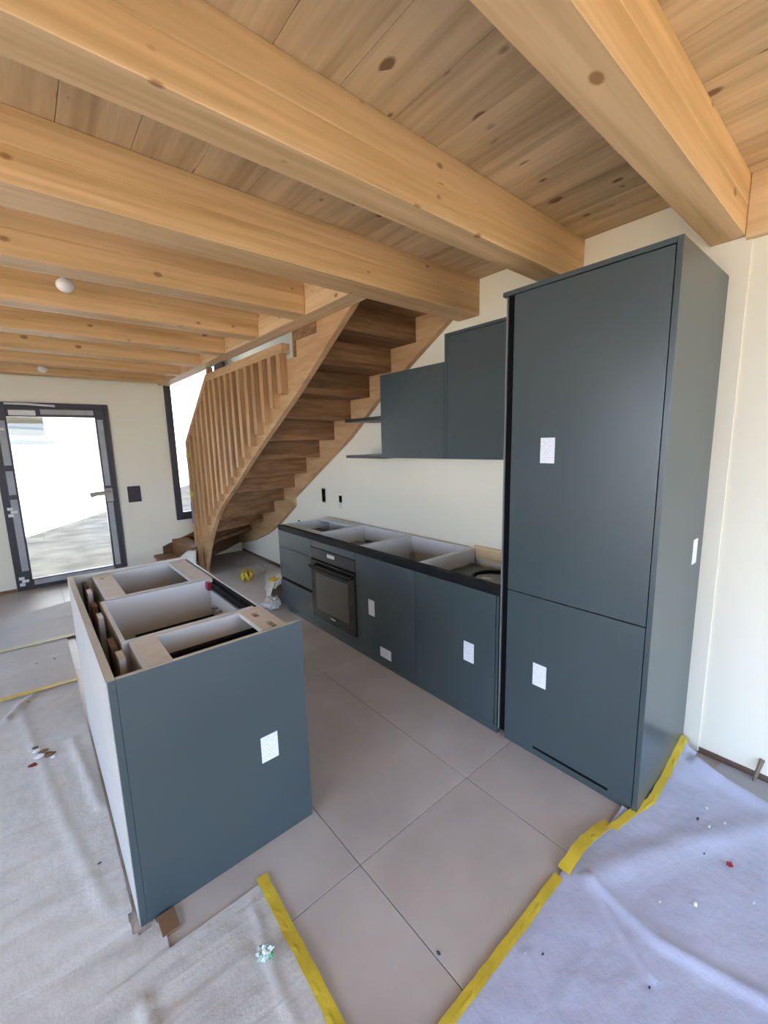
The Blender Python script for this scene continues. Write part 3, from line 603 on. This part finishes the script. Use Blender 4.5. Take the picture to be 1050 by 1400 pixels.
sheet('floor_fleece', 'white fleece strip between the two tape seams left of the island', -1.6, .0995, 3.285, 4.15, .02, lambda x, y: True, lambda x, y: hC(x, y)+.003, FLEECE)
sheet('floor_fleece', 'white fleece strip in front of the glass door', -1.6, .90, 4.14, 5.35, .022, lambda x, y: y < 5.1+.1*nz(x*2, 0), lambda x, y: hC(x, y)+.005, FLEECE)
sheet('floor_fleece', 'white fleece on the floor between the island and the stairs', .74, 2.19, 3.60, 5.12, .022, lambda x, y: y < 5.05+.05*nz(x*4, 1) and x < 2.12-.5*max(0, 4.6-y), lambda x, y: hC(x, y), FLEECE)
# tapes
def strip(name, label, pts, w, hf, mat=TAPE, cat='tape', group='yellow tape strips', lift=.003, fold=True):
    mb = MB(); n = 60; P = []
    segs = [math.dist(a, b) for a, b in zip(pts, pts[1:])]; T = sum(segs); L_ = []
    for i in range(n+1):
        s = T*i/n; k = 0
        while k < len(segs)-1 and s > segs[k]: s -= segs[k]; k += 1
        a, b = pts[k], pts[k+1]; t = s/segs[k]; x, y = a[0]+(b[0]-a[0])*t, a[1]+(b[1]-a[1])*t
        dx, dy = (b[0]-a[0])/segs[k], (b[1]-a[1])/segs[k]
        row = []
        for u in (-.5, -.2, .05, .5):
            j = .1*nz(s*20, u, 3) if abs(u) == .5 else 0
            px, py = x - dy*w*(u+j), y + dx*w*(u+j)
            row.append(mb.bm.verts.new((px, py, max(hf(px, py), .001) + lift + (.004*max(0, nz(x*30, y*30)) if fold and u == -.2 else 0))))
        L_.append(row)
    for A, B in zip(L_, L_[1:]):
        for k in range(3): mb.bm.faces.new((A[k], A[k+1], B[k+1], B[k]))
    o = mb.add(name, mat); m = o.modifiers.new('s', 'SOLIDIFY'); m.thickness = .0015; m.offset = 1
    return tag(o, label, cat, group)
hA2 = lambda x, y: hA(x, y) if y < edgeA(x)+.02 else .003
strip('floor_tape', 'long yellow tape along the edge of the lower right fleece', [(.30, .583), (.80, .577), (1.235, .575)], .030, lambda x, y: hA(x, min(y, .57)))
strip('floor_tape', 'short bulging yellow tape near the corner of the tall cabinet', [(1.262, .572), (1.40, .567), (1.57, .548)], .040, lambda x, y: hA(x, min(y, .55)) + .018*math.sin(math.pi*ramp(x, 1.26, 1.57)), lift=.004)
strip('floor_tape', 'yellow tape running up along the side of the tall cabinet', [(1.56, .528), (1.68, .505), (1.80, .472), (2.05, .478), (2.262, .478)], .028, lambda x, y: hA(x, y) + .012*ramp(x, 1.7, 2.2), lift=.004)
strip('floor_tape', 'yellow tape along the right edge of the fleece below the island', [(.462, 1.262), (.452, 1.0), (.445, .75), (.435, .40)], .036, lambda x, y: hB(min(x, .44), y))
strip('floor_tape', 'thin yellow tape seam nearest, left of the island', [(-1.2, 3.34), (-.28, 3.325), (.097, 3.29)], .045, lambda x, y: hC(x, y)+.004)
strip('floor_tape', 'faint pale tape seam further back, left of the island', [(-1.6, 4.20), (-.3, 4.175), (.3, 4.13)], .055, lambda x, y: hC(x, y)+.006, mat=plain('pale_tape', (.62, .56, .33), .6))
# loose paper and scraps
def crumple(name, label, cat, c, r, mat, sq=(1, 1, .6), jag=1.1, sub=3, group=None):
    o = MB().ball(c, r, sub, jag, sq).add(name, mat, None, False); return tag(o, label, cat, group)
# yellow tape ball made of loops
yb = MB()
for i in range(9):
    a = i*.7; ct = Vector((1.758+.03*math.cos(a*1.7), 4.495+.03*math.sin(a*2.3), .075)); rr = .055+.02*math.sin(i*2.1)
    ax = Vector((math.cos(a), math.sin(a), .4*math.sin(i))).normalized(); u = ax.orthogonal().normalized(); v = ax.cross(u)
    ring = [ct + (u*math.cos(q) + v*math.sin(q))*rr for q in [2*math.pi*k/14*.85 for k in range(15)]]
    A = [yb.bm.verts.new((p+ax*.012)) for p in ring]; B = [yb.bm.verts.new((p-ax*.012)) for p in ring]
    for k in range(14): yb.bm.faces.new((A[k], A[k+1], B[k+1], B[k]))
zmin = min(v.co.z for v in yb.bm.verts)
for v in yb.bm.verts: v.co.z += .001-zmin
tag(yb.add('tape_ball', TAPE, None, True), 'crumpled ball of yellow tape on the floor under the stairs', 'tape')
# fleece heap beside the drawer unit
fh = MB(); G = []
lowp = [(2.20, 5.02, .004), (2.02, 4.62, .004), (1.86, 4.25, .004), (1.74, 3.98, .004), (1.63, 3.72, .004), (1.57, 3.53, .004)]
topp = [(2.245, 5.00, .006), (2.22, 4.62, .03), (2.16, 4.25, .10), (2.05, 3.98, .20), (1.86, 3.72, .26), (1.73, 3.535, .22)]
def lerp(P, t):
    k = min(int(t*(len(P)-1)), len(P)-2); f = t*(len(P)-1)-k
    return Vector(P[k]).lerp(Vector(P[k+1]), f)
for i in range(31):
    row = []
    for j in range(11):
        t, u = i/30, j/10; p = lerp(lowp, t).lerp(lerp(topp, t), u)
        w_ = t*math.sin(math.pi*u)
        p += Vector((-.045*w_ + .03*nz(t*9, u*3)*t, .02*nz(t*7, u*4, 3)*t, .07*w_ + .03*nz(t*8, u*5, 6)*t))
        p.z = max(p.z, .004); row.append(fh.bm.verts.new(p))
    G.append(row)
for i in range(30):
    for j in range(10): fh.bm.faces.new((G[i][j], G[i+1][j], G[i+1][j+1], G[i][j+1]))
fh.ball((1.615, 3.56, .055), .075, 3, .7, (1., .9, .8))
o = fh.add('folded_fleece', FLEECE, None, False); o.modifiers.new('s', 'SOLIDIFY').thickness = .004
tag(o, 'pushed-up white fleece piled against the end of the drawer unit', 'fleece')
crumple('tape_scrap', 'yellow tape scrap stuck on the pushed-up fleece by the drawers', 'tape', (1.66, 3.60, .262), .04, TAPE, (1, 1, .35))
# curled sheet at the foot of the stairs
cs = MB(); G = []
for i in range(21):
    row = []
    for j in range(9):
        t, u = i/20, j/8; x = .90 + .44*t; h = .215 + .03*t + .02*math.sin(t*5) + .14*ramp(t, .62, .85)
        y = 5.02 + .10*math.sin(t*4) + .02*u + .03*u*u + .02*nz(t*6, u*3); z = .006 + h*u - .03*ramp(u, .7, 1)*t
        row.append(cs.bm.verts.new((x + .05*u*ramp(t, .3, 1), y, max(z, .004))))
    G.append(row)
for i in range(20):
    for j in range(8): cs.bm.faces.new((G[i][j], G[i+1][j], G[i+1][j+1], G[i][j+1]))
o = cs.add('curled_paper', PAPER, None, True); o.modifiers.new('s', 'SOLIDIFY').thickness = .002; tag(o, 'curled sheet of cream protective paper standing beside the bottom stair', 'paper')
crumple('sweet_wrapper', 'crumpled pale green wrapper on the fleece near the bottom edge', 'wrapper', (.366, 1.03, .026), .022, plain('pale_green_foil', (.55, .66, .60), .25, metal=.3), (1, .8, .7), .75)
tag(MB().box(.372, .386, 1.012, 1.026, .012, .024).add('wrapper_scrap', plain('green_foil', (.05, .30, .09), .4)), 'small green scrap touching the pale wrapper', 'scrap')
crumple('red_scrap', 'small dark red scrap on the lower right fleece', 'scrap', (1.713, .20, .016), .009, plain('dark_red', (.30, .02, .03), .6), (1, 1, .6))
chipm = plain('white_chip', (.8, .8, .8), .7); chipd = plain('dark_chip', (.06, .06, .06), .7)
spots = [((1.475, .242), chipm, .012), ((1.937, .316), chipm, .010), ((1.834, .285), chipm, .008), ((1.401, .319), chipm, .006), ((1.90, .25), chipm, .007), ((1.85, .325), chipd, .009),
         ((.987, .495), chipd, .006), ((1.135, .263), chipd, .006), ((.947, .528), chipm, .004), ((1.70, .27), chipd, .006), ((1.62, .12), chipm, .007), ((1.40, .05), chipd, .007)]
for i, ((x, y), m, r) in enumerate(spots):
    z = hA(x, y); r *= .7
    crumple('plaster_chip' if m is chipm else 'grit_speck', 'tiny white plaster chips on the lower right fleece' if m is chipm else 'tiny dark specks on the lower right fleece', 'debris', (x, y, z+r*.3), r, m, (1.3, .7, .4), .8, 1, 'white chips on the fleece' if m is chipm else 'dark specks on the fleece')
for i, (x, y, r, m, rot) in enumerate(((-.125, 2.60, .012, chipm, 0), (-.10, 2.58, .016, CARD, 0), (-.085, 2.55, .014, chipd, 0), (-.14, 2.49, .016, plain('rust_red', (.17, .03, .02), .7), 0), (-.06, 2.50, .012, chipm, 0), (-.115, 2.54, .018, chipm, 0), (-.13, 2.64, .012, chipd, 0), (-.075, 2.53, .020, CARD, 0))):
    crumple('rubble_bit', ('topmost white', 'upper brown', 'dark grey middle', 'rust red lowest', 'lower white', 'large white middle', 'upper dark grey', 'large brown middle')[i] + ' rubble bit in the patch on the fleece left of the island', 'debris', (x, y, hB(x, y)+r*.35), r, m, (1.3, .8, .5), .9, 1, 'rubble patch on the left fleece')
for x, y in ((.034, 1.705), (-.15, 3.18), (.0, 3.75), (-.1, 3.75)):
    crumple('grit_speck', 'tiny dark specks on the fleece left of the island', 'debris', (x, y, hC(x, y)+.008 if y > 3.2 else hB(x, y)+.003), .006, chipd, (1.2, .8, .5), .6, 1, 'dark specks on the left fleece')
crumple('grit_speck', 'dark speck on the bare tile above the lower tape', 'debris', (.762, .70, .003), .006, chipd, (.8, 1.4, .5), .6, 1)
# right wall foot
cb = MB().prism([(2.145, .06), (2.285, .06), (2.29, .34), (2.20, .36), (2.17, .25)], 'z', .002, .006)
tag(cb.add('board_offcut', plain('grey_felt_board', (.36, .36, .36), .9, bump=.3)), 'flat grey board offcut along the foot of the right wall', 'offcut')
tag(MB().tube([(2.262, .222, .003), (2.286, .205, .105)], [.006, .010], 6).add('wooden_stick', plain('weathered_wood', (.22, .16, .11), .8)), 'short wooden stick leaning on the right wall', 'stick')

# ceiling lamp holders
for i, (x, y) in enumerate(((.283, 2.885), (.262, 5.50))):
    zb = 2.355 if i == 0 else 2.300
    t = thing('lamp_holder', ('white lamp holder hanging between the joists, nearer one' if i == 0 else 'white lamp holder hanging between the joists, far one by the door wall'), 'lamp', (x, y, 2.33), 'ceiling lamp holders')
    MB().tube([(x, y, ZC-.001), (x, y, ZC-.02)], .05, 20).add('canopy', WHITEP, t, False)
    MB().tube([(x, y, ZC-.02), (x, y, zb+.03)], .016, 14).add('stem', WHITEP, t, True)
    MB().ball((x, y, zb), .042, 3, 0, (1, 1, .85)).add('bulb', plain('opal_bulb', (.85, .85, .84), .2), t, True)
